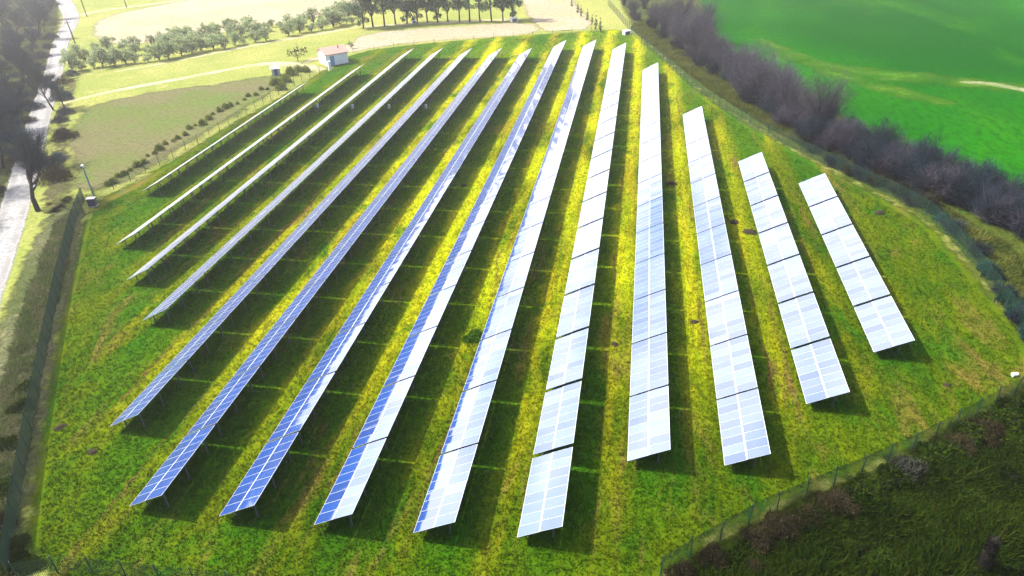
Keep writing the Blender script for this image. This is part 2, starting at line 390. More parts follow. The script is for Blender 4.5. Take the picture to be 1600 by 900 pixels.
LT, NMOD = 7.20, 8
MW = LT/NMOD; MH = 1.645
def panel_mb(mb, cx, cy, upper):
    """one module in the table plane: raised aluminium rim round the glass"""
    x0, x1, y0, y1 = cx-MH/2, cx+MH/2, cy-MW/2+.006, cy+MW/2-.006
    lo, hi, sd = (.042, .030, .011) if upper else (.026, .042, .011)
    zt, zg, zb = .020, .016, -.020
    a, b, c, d = x0+lo, x1-hi, y0+sd, y1-sd
    n0 = len(mb.v)
    mb.v += [(x0, y0, zt), (x1, y0, zt), (x1, y1, zt), (x0, y1, zt), (a, c, zt), (b, c, zt), (b, d, zt), (a, d, zt),
             (x0, y0, zb), (x1, y0, zb), (x1, y1, zb), (x0, y1, zb)]
    for q in ((0, 1, 5, 4), (1, 2, 6, 5), (2, 3, 7, 6), (3, 0, 4, 7), (8, 9, 1, 0), (9, 10, 2, 1), (10, 11, 3, 2), (11, 8, 0, 3), (8, 11, 10, 9)):
        mb.f.append(tuple(n0+i for i in q)); mb.m.append(0)
    mb.quad((a, c, zg), (b, c, zg), (b, d, zg), (a, d, zg), 1)
SC_LO, SC_HI = MH/2, WID-MH/2          # slope position of the two module rows
ct, st = math.cos(TILT), math.sin(TILT)
def on_slope(s, h=0): return (s*ct - h*st, ZL + s*st + h*ct)     # x, z
pl = MB(); panel_mb(pl, 0, 0, False); ME_LO = pl.mesh('solar_panel', [mat_alu, mat_pv])
pu = MB(); panel_mb(pu, 0, 0, True); ME_HI = pu.mesh('solar_panel', [mat_alu, mat_pv])
def mesh_all(upper):
    b = MB()
    for k in range(NMOD): panel_mb(b, 0, (k+.5)*MW, upper)
    return b.mesh('panel_row', [mat_alu, mat_pv])
ME_LO8, ME_HI8 = mesh_all(False), mesh_all(True)
UPT = math.radians(-1.3)               # the upper modules lie a touch flatter
def post_mesh(s):
    b = MB(); x, z = on_slope(s, -.16); b.box(x-.045, x+.045, -.05, .05, -.05, z); b.box(x-.09, x+.09, -.09, .09, 0, .03); return b.mesh('post', mat_galv)
ME_PF, ME_PR = post_mesh(.62), post_mesh(2.45)
b = MB()
R = Matrix.Rotation(-TILT, 4, 'Y'); R.translation = Vector((0, 0, ZL))
for s in (.35, 1.22, 2.05, 2.95): b.box(s-.03, s+.03, .02, LT-.02, -.075, -.022, 0, R)
for y in (.9, LT/2, LT-.9): b.box(.15, WID-.2, y-.03, y+.03, -.15, -.077, 0, R)
ME_RAIL = b.mesh('rail_frame', mat_galv)
b = MB()
for y in (.9, LT/2, LT-.9):
    for s in (.62, 2.45):
        x, z = on_slope(s, -.16); b.box(x-.045, x+.045, y-.05, y+.05, -.05, z)
ME_POSTS = b.mesh('posts', mat_galv)
PARTY = (.9, LT/2, LT-.9)
def full_table():
    r = empty('solar_table', (0, 0, 0))
    for sc, me, up in ((SC_LO, ME_LO, 0), (SC_HI, ME_HI, 1)):
        x, z = on_slope(sc)
        for k in range(NMOD): link('solar_panel', me, r, (x, (k+.5)*MW, z), (0, -TILT-UPT*up, 0))
    link('rail_frame', ME_RAIL, r)
    for y in PARTY: link('post', ME_PF, r, (0, y, 0)); link('post', ME_PR, r, (0, y, 0))
    return r
def far_table():
    r = empty('solar_table', (0, 0, 0))
    for sc, me, up in ((SC_LO, ME_LO8, 0), (SC_HI, ME_HI8, 1)):
        x, z = on_slope(sc); link('panel_row', me, r, (x, 0, z), (0, -TILT-UPT*up, 0))
    link('rail_frame', ME_RAIL, r)
    for y in PARTY: link('post', ME_PF, r, (0, y, 0)); link('post', ME_PR, r, (0, y, 0))
    return r
ROWS = {1: (88.52, 137.64), 2: (73.16, 151.92), 3: (65.23, 167.92), 4: (57.88, 167.83), 5: (43.12, 166.8), 6: (35.6, 168.41), 7: (35.58, 167.75),
        8: (35.73, 174.55), 9: (35.94, 174.61), 10: (36.48, 174.06), 11: (44.25, 153.41), 12: (44.66, 125.7), 13: (52.25, 104.85), 14: (59.91, 97.5)}
proto_full, proto_far = full_table(), far_table()
used = {}
ROWX = {r: (r-10)*ROWD for r in ROWS}
TABLES = []
for r, (y0, y1) in ROWS.items():
    N = int(round((y1-y0+.1)/7.4634)); N = {1: 7, 2: 11}.get(r, N)
    pitch = min(7.60, max(7.40, (y1-y0+.2)/N))
    if r in (1, 2): pitch = 7.38
    for k in range(N):
        x, y = ROWX[r], y0+k*pitch
        full = dist(x+1.5, y+3.6) < 104
        pr = proto_full if full else proto_far
        o = pr if pr not in used else copy_tree(pr)
        used[pr] = 1
        o.location = (x, y, 0)
        if full:
            for ch in o.children:
                if ch.name.startswith('solar_panel'):
                    ch.rotation_euler[1] += rnd.gauss(0, .0035); ch.rotation_euler[0] += rnd.gauss(0, .003)
        else:
            for ch in o.children:
                if ch.name.startswith('panel_row'): ch.rotation_euler[1] += rnd.gauss(0, .003)
        look = 'blue solar table' if (r <= 7 and full) else ('pale glinting solar table' if r >= 9 else 'solar table')
        tag(o, '%s, %s from the camera end of the %s row from the left' % (look, ordinal(k), ordinal(r-1)), 'solar table', 'solar tables in fourteen parallel rows')
        TABLES.append((x, y))

# ------------------------------------------------------------------ grass tufts
def tufts(name, mat, count, inside, dens_cam=True, hmin=.08, hmax=.26, seed=3, wmul=1.0):
    rg = np.random.default_rng(seed); pts = []
    A = np.array(inside); x0, y0 = A.min(0); x1, y1 = A.max(0); got = 0; out = []
    while got < count:
        P = np.c_[rg.uniform(x0, x1, count), rg.uniform(y0, y1, count)]
        ins = np.zeros(len(P), bool)
        for i in range(len(A)):
            a, b = A[i], A[(i+1) % len(A)]
            xi = (b[0]-a[0])*(P[:, 1]-a[1])/(b[1]-a[1]+1e-12)+a[0]
            ins ^= ((a[1] > P[:, 1]) != (b[1] > P[:, 1])) & (P[:, 0] < xi)
        P = P[ins]
        if dens_cam:
            d = np.sqrt(((P-CAM[:2])**2).sum(1)+CAM[2]**2)
            P = P[rg.uniform(0, 1, len(P)) < np.clip((58/d)**1.6, 0, 1)]
        out.append(P); got += len(P)
    P = np.concatenate(out)[:count]; nb = 3; N = len(P)*nb
    base = np.repeat(P, nb, 0); th = rg.uniform(0, 2*np.pi, N); H = rg.uniform(hmin, hmax, N); Wd = rg.uniform(.02, .06, N)*wmul; ln = rg.normal(0, .6, (N, 2))
    if wmul > 1:       # taller and lower clumps
        bx, by = np.repeat(P, nb, 0).T; H = H*(.45+.9*(1+np.sin(bx*.55+2*np.sin(by*.42))*np.sin(by*.5+1.7*np.sin(bx*.31)))*rg.uniform(.5, 1.2, N))
    ux = np.c_[np.cos(th), np.sin(th)]; base = base+rg.normal(0, .08, (N, 2))
    V = np.zeros((N, 3, 3)); V[:, 0, :2] = base-ux*Wd[:, None]; V[:, 1, :2] = base+ux*Wd[:, None]; V[:, 2, :2] = base+ln*H[:, None]
    V[:, :2, 2] = -.01; V[:, 2, 2] = H
    me = bpy.data.meshes.new(name); me.vertices.add(N*3); me.vertices.foreach_set('co', V.ravel().astype(np.float32))
    me.loops.add(N*3); me.loops.foreach_set('vertex_index', np.arange(N*3, dtype=np.int32))
    me.polygons.add(N); me.polygons.foreach_set('loop_start', np.arange(0, N*3, 3, dtype=np.int32))
    me.materials.append(mat); me.update(calc_edges=True); me.validate()
    o = link(name, me); o['kind'] = 'stuff'; return o
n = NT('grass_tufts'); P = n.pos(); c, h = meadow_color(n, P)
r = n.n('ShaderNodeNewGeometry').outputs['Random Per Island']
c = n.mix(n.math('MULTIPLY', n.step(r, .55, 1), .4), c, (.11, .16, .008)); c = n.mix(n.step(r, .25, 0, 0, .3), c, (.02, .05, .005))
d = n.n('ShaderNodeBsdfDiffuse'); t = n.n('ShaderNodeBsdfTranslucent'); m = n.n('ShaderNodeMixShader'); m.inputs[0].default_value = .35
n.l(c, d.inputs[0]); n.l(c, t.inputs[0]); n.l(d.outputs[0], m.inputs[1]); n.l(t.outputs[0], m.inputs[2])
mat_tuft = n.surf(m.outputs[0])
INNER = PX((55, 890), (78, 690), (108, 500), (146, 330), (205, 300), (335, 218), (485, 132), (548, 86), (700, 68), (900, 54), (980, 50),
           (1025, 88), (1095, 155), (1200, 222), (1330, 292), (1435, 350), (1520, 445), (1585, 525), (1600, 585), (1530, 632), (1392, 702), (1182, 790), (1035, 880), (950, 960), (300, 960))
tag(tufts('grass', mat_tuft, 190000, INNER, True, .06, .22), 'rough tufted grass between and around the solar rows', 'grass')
mat_scrubleaf = leaf('scrub_leaf', ((.007, .032, .002), (.020, .048, .003), (.050, .056, .008)), .25, .22)
tag(tufts('scrub_grass', mat_scrubleaf, 42000, PX((1640, 600), (1545, 658), (1405, 735), (1200, 825), (1050, 915), (1000, 960), (1700, 960), (1760, 620)), False, .15, .5, 5, 1.8),
    'dark rank grass of the scrub outside the front fence', 'grass')
mat_strawleaf = leaf('straw_blade', ((.10, .13, .045), (.17, .16, .09), (.055, .085, .022)), .35, .5)
tag(tufts('verge_grass', mat_strawleaf, 9000, PX((-30, 900), (-10, 640), (40, 470), (85, 350), (118, 330), (108, 400), (78, 520), (46, 690), (12, 900)), False, .15, .45, 6, 1.5),
    'straw coloured long grass between the road and the left fence', 'grass')

mat_bankleaf = leaf('bank_blade', ((.045, .10, .008), (.10, .13, .015), (.14, .11, .04)), .35, .5)
tag(tufts('bank_grass', mat_bankleaf, 26000, PX((985, 45), (1040, 88), (1110, 142), (1210, 206), (1340, 272), (1450, 325), (1540, 420), (1640, 560), (1700, 480), (1600, 400), (1480, 325), (1360, 268), (1250, 205), (1150, 135), (1070, 75), (1000, 30)), False, .15, .55, 8, 2.2),
    'rough grass on the bank between the right fence and the hedge', 'grass')

# ------------------------------------------------------------------ vegetation
mat_bark = simple('dark_bark', (.032, .027, .028), .9, .1, 0, .4, 3)
mat_twig = leaf('purple_twig', ((.080, .066, .088), (.112, .092, .108), (.045, .050, .080)), .1, .3)
mat_twigd = leaf('dark_twig', ((.022, .050, .075), (.060, .055, .068), (.014, .045, .060)), .1, .3)
mat_ever = leaf('evergreen_leaf', ((.085, .155, .075), (.130, .190, .080), (.060, .120, .080)), .45, .5)
mat_olive = leaf('olive_leaf', ((.28, .34, .17), (.36, .40, .20), (.18, .26, .14)), .5, .8)
mat_bush = leaf('bush_leaf', ((.13, .18, .02), (.20, .22, .03), (.075, .115, .015)), .35, .8)
mat_brown = leaf('dead_brush', ((.036, .030, .014), (.055, .044, .022), (.018, .018, .009)), .15, .8)
mat_greyb = leaf('grey_brush', ((.045, .050, .040), (.065, .068, .055), (.022, .026, .02)), .15, .8)
mat_bluebush = leaf('hedge_leaf', ((.022, .030, .046), (.040, .046, .068), (.013, .024, .028)), .15, .6)

def bare_tree_meshes(seed, h, spread, trunk_r, ntw, tw, lean=(0, 0), low=.25, mat=mat_twig, nlimb=7, tws=1.0):
    R = random.Random(seed); lim = MB(); twg = MB(); tips = []
    def branch(p, d, L, r, lev):
        pts = [p]; rad = [r]; k = 4 if lev < 2 else 3
        for i in range(k):
            d = (d + Vector((R.gauss(0, .16), R.gauss(0, .16), R.gauss(.05, .10)))).normalized()
            p = p + d*L/k; pts.append(p); rad.append(r*(1-.75*(i+1)/k))
        lim.tube(pts, rad, 6 if lev == 0 else 4 if lev < 2 else 3, 0, lev == 0)
        if lev >= 1: tips.append((p, d, L)); tips.append((p, d, L))
        if lev >= 3 or (lev == 2 and L < .9): return
        nb = nlimb if lev == 0 else 4
        for j in range(nb):
            t = R.uniform(low if lev == 0 else .35, 1.0); q = pts[0].lerp(pts[-1], 0); 
            f = t*k; i = min(int(f), k-1); q = pts[i].lerp(pts[i+1], f-i)
            a = R.uniform(0, 2*math.pi); sp = spread*R.uniform(.6, 1.25)
            side = Vector((math.cos(a), math.sin(a), 0))
            nd = (d*(1-.5*sp) + side*sp + Vector((0, 0, .25))).normalized()
            branch(q, nd, L*R.uniform(.48, .68)*(1.1-.3*t), max(r*.6*(1-.4*t), .02), lev+1)
    branch(Vector((0, 0, -.1)), Vector((lean[0], lean[1], 1)).normalized(), h*.62, trunk_r, 0)
    for i in range(ntw):
        p, d, L = R.choice(tips)
        q = p - d*L*R.uniform(-.05, .85) + Vector((R.gauss(0, .15), R.gauss(0, .15), R.gauss(0, .15)))
        e = (d*.8 + Vector((R.gauss(0, .5), R.gauss(0, .5), R.gauss(.45, .4)))).normalized()
        l = tw*R.uniform(.5, 1.5); s = e.cross(Vector((R.gauss(0, 1), R.gauss(0, 1), R.gauss(0, 1)))).normalized()*R.uniform(.008, .022)*tws
        twg.tri(q-s, q+s, q+e*l*1.45)
    return lim.mesh('trunk', mat_bark, True), twg.mesh('crown', mat)

def leafy_meshes(seed, h, r, trunk_h, trunk_r, n, size, mat, shape='round', clumps=26):
    R = random.Random(seed); tr = MB(); cr = MB()
    top = Vector((R.gauss(0, .1)*r, R.gauss(0, .1)*r, h*.7))
    tr.tube([(0, 0, -.1), (top.x*.4, top.y*.4, trunk_h), tuple(top)], [trunk_r, trunk_r*.75, trunk_r*.2], 7)
    C = []
    for i in range(clumps):
        if shape == 'cone':
            t = R.random()**1.3; z = trunk_h+(h-trunk_h)*t; rr = r*(1-t)**.8*R.uniform(.35, 1); a = R.uniform(0, 6.283)
            C.append((Vector((rr*math.cos(a), rr*math.sin(a), z)), .30*r*(1.15-t)))
        else:
            v = Vector((R.gauss(0, 1), R.gauss(0, 1), R.gauss(0, 1))).normalized()*R.uniform(.45, 1)
            zc = (h+trunk_h)/2; C.append((Vector((v.x*r, v.y*r, zc+v.z*(h-trunk_h)/2)), r*R.uniform(.22, .42)))
    for c_, s_ in C[:9]: tr.tube([(top.x*.4, top.y*.4, trunk_h*.9), tuple(c_)], [trunk_r*.45, trunk_r*.1], 4, 0, False)
    for i in range(n):
        c_, s_ = R.choice(C)
        v = Vector((R.gauss(0, 1), R.gauss(0, 1), R.gauss(0, .8)))
        p = c_+v.normalized()*s_*R.uniform(.4, 1.15)
        a = Vector((R.gauss(0, 1), R.gauss(0, 1), R.gauss(0, .7))).normalized(); b_ = a.orthogonal().normalized()
        b_ = (Matrix.Rotation(R.uniform(0, 6.28), 3, a) @ b_)*size*R.uniform(.5, 1.2); a2 = a*size*R.uniform(.6, 1.5)
        cr.quad(p-b_*.5, p+a2*.5, p+b_*.5, p-a2*.5)
    return tr.mesh('trunk', mat_bark, True), cr.mesh('crown', mat)

def brush_mesh(seed, r, h, n, mat, leafy=.5, lw=.02):
    """a low shrub: arching stems and small leaves"""
    R = random.Random(seed); b = MB(); s_ = MB()
    for i in range(14):
        a = R.uniform(0, 6.28); q = R.uniform(.3, 1)*r
        s_.tube([(0, 0, -.05), (math.cos(a)*q*.4, math.sin(a)*q*.4, h*.55), (math.cos(a)*q, math.sin(a)*q, h*R.uniform(.5, 1))], [.03, .02, .008], 4, 0, False)
    for i in range(n):
        a = R.uniform(0, 6.28); q = math.sqrt(R.random())*r; zz = h*(1-(q/r)**2*.7)*R.uniform(.05, 1.05)
        lump = 1+.3*math.sin(a*3+seed)
        p = Vector((math.cos(a)*q*lump, math.sin(a)*q*lump, zz))
        if R.random() < leafy:
            d = Vector((R.gauss(0, 1), R.gauss(0, 1), R.gauss(0, 1))).normalized(); e = d.orthogonal().normalized()
            z = R.uniform(.05, .14)
            b.quad(p-d*z, p+e*z*.6, p+d*z, p-e*z*.6)
        else:
            d = Vector((R.gauss(0, .7), R.gauss(0, .7), R.gauss(.6, .6))).normalized()*R.uniform(.3, .8); e = d.orthogonal().normalized()*lw
            b.tri(p-e, p+e, p+d)
    return s_.mesh('stem', mat_bark), b.mesh('foliage', mat)

def shrub_meshes(seed, h, r, nst, ntw, mat, tw=.9, sr=.05, nm=('stem', 'foliage')):
    """a leafless many-stemmed shrub, fanning upward"""
    R = random.Random(seed); st_ = MB(); tg = MB(); segs = []
    for i in range(nst):
        a = R.uniform(0, 6.28); q = r*math.sqrt(R.random()); hh = h*R.uniform(.55, 1.02)*(1-.38*(q/r)**2)
        f0 = .35 if sr < .1 else .10; b0 = Vector((math.cos(a)*q*f0, math.sin(a)*q*f0, -.1)); b1 = Vector((math.cos(a)*q*(f0+.3), math.sin(a)*q*(f0+.3), hh*.5)); b2 = Vector((math.cos(a)*q*1.1+R.gauss(0, .2), math.sin(a)*q*1.1+R.gauss(0, .2), hh))
        st_.tube([b0, b1, b2], [sr, sr*.5, .006], 4, 0, False); segs += [(b0, b1), (b1, b2), (b1, b2)]
    for i in range(ntw):
        a_, b_ = R.choice(segs); jt = .22 if sr < .1 else .5; p = a_.lerp(b_, R.random()*(1 if sr < .1 else .97)) + Vector((R.gauss(0, jt), R.gauss(0, jt), R.gauss(0, jt))); p.z = max(p.z, .05)
        e = ((b_-a_).normalized()*.8 + Vector((R.gauss(0, .6), R.gauss(0, .6), R.gauss(.3, .5)))).normalized()
        s_ = e.cross(Vector((R.gauss(0, 1), R.gauss(0, 1), R.gauss(0, 1)))).normalized()*R.uniform(.010, .024)
        tg.tri(p-s_, p+s_, p+e*tw*R.uniform(.6, 1.9))
    return st_.mesh(nm[0], mat_bark), tg.mesh(nm[1], mat)

def plant(name, meshes, xy, s=1.0, rz=0.0, label=None, cat='tree', group=None, lean=None, parts=('trunk', 'crown'), sz=None):
    o = empty(name, (xy[0], xy[1], 0), rz); o.scale = (s, s, sz or s)
    if lean: o.rotation_euler = (lean[0], lean[1], rz)
    link(parts[0], meshes[0], o); link(parts[1], meshes[1], o)
    return tag(o, label, cat, group)

# bare hedge trees on the right
HT = [shrub_meshes(11+i, h, r, ns, ntw, mat_twig, 1.25, .13, ('trunk', 'crown')) for i, (h, r, ns, ntw) in enumerate(((12, 4.6, 46, 6500), (10.5, 4.8, 44, 6500), (13, 4.4, 46, 6500), (11, 5.2, 50, 7000)))]
HB = [shrub_meshes(40+i, 3.4+.5*(i%3), 2.1, 26, 2600, m_) for i, m_ in enumerate((mat_twig, mat_bluebush, mat_bluebush, mat_twigd))]
hedge_px = [(975, 8, .55), (990, 22, .6), (1006, 14, .75), (1022, 36, .7), (1040, 52, 1.0), (1062, 46, 1.0), (1060, 78, .85), (1083, 84, 1.05), (1098, 70, .95), (1105, 100, .7), (1122, 112, .75), (1140, 120, .8),
            (1152, 138, .85), (1176, 140, .9), (1182, 162, .8), (1205, 160, 1.0), (1226, 186, .95), (1245, 196, .7), (1280, 212, .95), (1322, 238, .55), (1112, 92, .7), (1166, 150, .8), (1215, 176, .8)]
for i, (px, py, s) in enumerate(hedge_px):
    x, y = G(px, py); big = s > .9
    plant('bare_tree', HT[i % 4], (x, y), s*rnd.uniform(.72, .98), rnd.uniform(0, 6.28),
          '%s bare purple-grey tree in the hedge by the wheat field, %s from the photo top' % ('tall' if big else 'smaller', ordinal(i)), 'tree', 'bare trees of the right hedge')
bush_px = []
for i in range(34):
    t = i/33; px = 1000+t*640
    py = np.interp(px, [1000, 1080, 1160, 1260, 1360, 1480, 1600, 1660], [30, 92, 150, 218, 268, 318, 366, 392])
    bush_px.append((px+rnd.uniform(-6, 6), py+rnd.uniform(-7, 5), rnd.uniform(.8, 1.15)*np.interp(px, [1000, 1250, 1640], [.75, 1.0, 1.2])))
for i, (px, py, s) in enumerate(bush_px):
    x, y = G(px, py)
    plant('hedge_bush', HB[i % 4], (x, y), s, rnd.uniform(0, 6.28), 'dusky leafless bush along the foot of the right hedge, %s from the far end' % ordinal(i), 'bush', 'bushes of the right hedge',
          parts=('stem', 'foliage'))
for i in range(17):
    t = i/16; px = 1300+t*340
    py = np.interp(px, [1300, 1400, 1500, 1640], [222, 262, 302, 362])
    x, y = G(px+rnd.uniform(-5, 5), py+rnd.uniform(-4, 4))
    plant('hedge_bush', HB[(i*3+1) % 4], (x, y), rnd.uniform(1.0, 1.4), rnd.uniform(0, 6.28), 'blue-grey bush at the wheat field side of the hedge, %s from its tall trees' % ordinal(i), 'bush',
          'bushes of the right hedge', parts=('stem', 'foliage'))

# dark trees along the road on the left
LT_ = [bare_tree_meshes(71, 12, .8, .34, 8500, 1.1, (-.30, .15), .35, mat_twigd, 12, .62), bare_tree_meshes(72, 11, .75, .26, 7600, .95, (.05, 0), .3, mat_twigd, 11, .62),
       bare_tree_meshes(73, 13, .8, .30, 8500, 1.0, (-.1, .1), .25, mat_twigd, 12, .62)]
mat_teal = leaf('dark_fir_leaf', ((.014, .055, .048), (.040, .085, .050), (.010, .035, .042)), .3, .5)
LE = [leafy_meshes(81, 9, 3.0, 1.5, .22, 2600, .34, mat_teal, 'round', 40), leafy_meshes(82, 11, 2.6, 1.0, .24, 2600, .32, mat_teal, 'cone', 46)]
left_px = [(60, 330, 1.05, 0), (84, 172, .8, 1), (17, 158, 1.0, 2), (-18, 250, 1.1, 1), (-150, 350, 1.1, 2), (-260, 440, 1.1, 0), (-380, 520, 1.1, 1), (45, 105, .9, 1), (62, 62, .85, 2), (-5, 105, 1.0, 0),
           (28, 60, .8, 1), (72, 32, .8, 0), (20, 30, .8, 2), (-40, 180, 1.1, 2), (-90, 300, 1.1, 0), (-330, 420, 1.1, 1), (8, 200, 1.0, 1), (25, 222, .85, 2), (35, 140, .8, 0), (55, 88, .7, 1), (5, 262, 1.0, 2), (70, 50, .6, 1),
           (48, 40, .8, 0), (-5, 60, .9, 2), (50, 128, .7, 2), (-60, 250, 1.1, 1), (-20, 300, 1.0, 1), (102, 172, .5, 2), (66, 10, .8, 1), (40, 5, .8, 2)]
for i, (px, py, s, k) in enumerate(left_px):
    x, y = G(px, py)
    lab = {0: 'big dark bare tree leaning over the gravel road near the box on the fence corner', 1: 'thin dark bare tree on the field side of the road bend'}.get(i) or \
        'dark bare tree in the woodland left of the road, %s of those trees' % ordinal(i-2)
    plant('bare_tree', LT_[k], (x, y), s, 0 if i == 0 else rnd.uniform(0, 6.28), lab, 'tree', 'dark trees along the road')
for i, (px, py, s, k) in enumerate([(22, 100, .6, 0), (0, 150, .7, 0), (30, 190, .5, 0), (60, 30, .7, 0), (15, 60, .8, 1), (5, 40, .9, 0), (38, 22, 1.0, 1), (52, 18, .8, 0), (-20, 70, 1.0, 0), (12, 12, 1.0, 1), (70, 8, .9, 0), (30, 78, .6, 0), (10, 130, .7, 0), (-35, 210, .9, 0), (-60, 130, 1, 1)]):
    x, y = G(px, py)
    plant('evergreen_tree', LE[k], (x, y), s, rnd.uniform(0, 6.28), 'dark green tree in the upper left woodland, %s outward from the road' % ordinal(i), 'tree', 'evergreens in the left woodland')
UB = [brush_mesh(60+i, 1.6, 1.3, 1500, m_, .5) for i, m_ in enumerate((mat_bluebush, mat_brown, mat_twigd))]
for i, (px, py) in enumerate([(30, 170), (15, 200), (40, 130), (-5, 230), (95, 130), (100, 155), (90, 190), (98, 215), (95, 250), (70, 260), (40, 190), (50, 170), (48, 150), (20, 240), (5, 180), (60, 110), (35, 100), (25, 120), (68, 90), (10, 215), (50, 75), (72, 75), (30, 250), (50, 40), (80, 60), (-10, 300), (112, 118), (104, 178), (88, 280)]):
    x, y = G(px+rnd.uniform(-4, 4), py)
    plant('undergrowth_bush', UB[i % 3], (x, y), rnd.uniform(.8, 1.5), rnd.uniform(0, 6.28), 'low tangled bush beside the gravel road, %s of those along it' % ordinal(i), 'bush', 'bushes along the road', parts=('stem', 'foliage'))

# evergreen windbreak at the top
EV = [leafy_meshes(91, 11, 2.5, 2.2, .2, 2600, .36, mat_ever, 'round', 40), leafy_meshes(92, 12, 2.2, 3.2, .2, 2000, .34, mat_ever, 'cone', 40), leafy_meshes(93, 10, 2.7, .9, .2, 2800, .36, mat_ever, 'round', 44)]
ev_px = [(568, 44, 2), (583, 42, 0), (601, 41, 1), (618, 38, 0), (636, 37, 2), (652, 36, 2), (668, 35, 0), (684, 35, 2), (700, 34, 0), (718, 34, 1), (734, 34, 1), (750, 34, 1), (768, 33, 1), (786, 33, 0), (802, 32, 2)]
for i, (px, py, k) in enumerate(ev_px):
    x, y = G(px, py)
    plant('evergreen_tree', EV[k], (x, y), rnd.uniform(1.1, 1.3), rnd.uniform(0, 6.28), 'evergreen of the windbreak behind the solar field, %s from its left end' % ordinal(i), 'tree', 'evergreen windbreak')

# olive grove
OL = [leafy_meshes(101+i, 3.6, 1.9, .4, .15, 1100, .28, mat_olive, 'round', 18) for i in range(3)]
for rw, (p0, p1, N, nm) in enumerate((((112, 112), (552, 38), 27, 'front row by the track'), ((118, 98), (548, 28), 24, 'second row of the grove'), ((150, 84), (556, 20), 20, 'back row by the field'))):
    for i in range(N):
        if rnd.random() < .12: continue
        t = i/(N-1); x, y = G(p0[0]+(p1[0]-p0[0])*t+rnd.uniform(-3, 3), np.interp(t, [0, .3, 1], [p0[1], p0[1]+(p1[1]-p0[1])*.24, p1[1]])+rnd.uniform(-2, 2))
        plant('olive_tree', OL[(i+rw) % 3], (x, y), rnd.uniform(.5, 1.35), rnd.uniform(0, 6.28), 'grey-green olive tree, %s from the road, %s' % (ordinal(i), nm), 'tree', 'olive trees in the grove')

# young cypresses at the far right of the fallow field
CY = leafy_meshes(111, 3.2, .55, .2, .07, 700, .18, mat_ever, 'cone', 26)
for i, (px, py) in enumerate([(893, 10), (903, 20), (908, 26), (918, 32), (925, 39), (931, 46), (938, 50)]):
    x, y = G(px, py)
    plant('cypress', CY, (x, y), rnd.uniform(.75, 1.1), rnd.uniform(0, 6.28), 'slim young cypress by the fallow field, %s from the top of their line' % ordinal(i), 'tree', 'line of young cypresses')

# bushes along the fence of the ploughed field
FB = [brush_mesh(120+i, .75, 1.1, 700, m_, .8) for i, m_ in enumerate((mat_bush, mat_bush, mat_bush))]
for i in range(30):
    t = i/29; px = 168+t*268; py = 296-t*162+10*math.sin(t*3.1)*-1
    x, y = G(px+rnd.uniform(-2, 2), py+rnd.uniform(-3, 3)-4)
    plant('fence_bush', FB[i % 3], (x, y), rnd.uniform(.4, 1.0), rnd.uniform(0, 6.28), 'small bush on the ploughed field fence line, %s from the camera post' % ordinal(i), 'bush', 'bushes on the ploughed field fence',
          parts=('stem', 'foliage'))
for i, (px, py, s) in enumerate([(447, 128, 1.6), (455, 118, 1.8), (466, 112, 1.4), (478, 112, 1.3), (440, 140, 1.5), (430, 132, 1.6)]):
    x, y = G(px, py)
    plant('fence_bush', FB[i % 3], (x, y), s, rnd.uniform(0, 6.28), 'bright leafy bush beside the little grey hut, %s in its clump' % ordinal(i), 'bush', 'bushes round the grey hut', parts=('stem', 'foliage'))
RB = leafy_meshes(131, 3.6, 2.0, .8, .1, 260, .30, mat_brown, 'round', 16)
plant('sapling', RB, G(466, 96), 1.0, .4, 'reddish half-bare sapling left of the white cabin', 'tree')
plant('sapling', leafy_meshes(132, 2.0, .8, .3, .06, 260, .2, mat_olive, 'round', 10), G(549, 76), 1.0, .4, 'small bush at the right corner of the white cabin roof', 'bush')
plant('weed_patch', brush_mesh(141, 1.0, .55, 1400, leaf('fresh_weed', ((.05, .14, .006), (.08, .18, .008), (.03, .09, .006)), .35, .8), 1.0), G(742, 528), 1.0, 0, 'fresh green weed clump beside the tenth table row', 'weeds', parts=('stem', 'foliage'))

# brush along the outside of the front fence
SB = [brush_mesh(150+i, 1.2, 1.1, 1500, m_, lf) for i, (m_, lf) in enumerate(((mat_brown, .3), (mat_greyb, .2), (mat_scrubleaf, .85), (mat_brown, .1)))]
NMS = ('brown dead', 'grey leafless', 'dark green', 'blackish leafless')
sb_px = [(1065, 890, 0, .7), (1112, 862, 0, .7), (1185, 834, 0, .8), (1212, 818, 0, .9), (1240, 812, 3, .7), (1262, 800, 0, .8), (1292, 786, 0, .9), (1310, 782, 3, .9), (1345, 768, 2, 1.0), (1365, 752, 2, .9),
         (1392, 742, 2, .9), (1420, 728, 1, .9), (1452, 708, 2, 1.0), (1475, 700, 2, 1.0), (1496, 690, 3, .9), (1515, 672, 2, 1.0), (1540, 670, 3, 1.0), (1565, 655, 2, 1.2), (1590, 640, 2, 1.2),
         (1330, 850, 2, .6), (1380, 868, 2, .7), (1460, 820, 2, .6), (1520, 770, 2, .7), (1570, 735, 2, .8), (1250, 880, 2, .6), (1590, 690, 2, .9), (1180, 880, 0, .5)]
for i, (px, py, k, s) in enumerate(sb_px):
    x, y = G(px, py+10)
    plant('scrub_bush', SB[k], (x, y), s, rnd.uniform(0, 6.28), '%s scrub bush outside the front fence, %s of the scrub from its lower end' % (NMS[k], ordinal(i)), 'bush', 'scrub bushes outside the front fence', parts=('stem', 'foliage'))
FBR = [shrub_meshes(170+i, 1.5, 1.2, 14, 1100, m_, .6) for i, m_ in enumerate((mat_brown, mat_bluebush, mat_greyb))]
FBR += [brush_mesh(175, 1.0, 1.2, 1100, mat_teal, .7)]
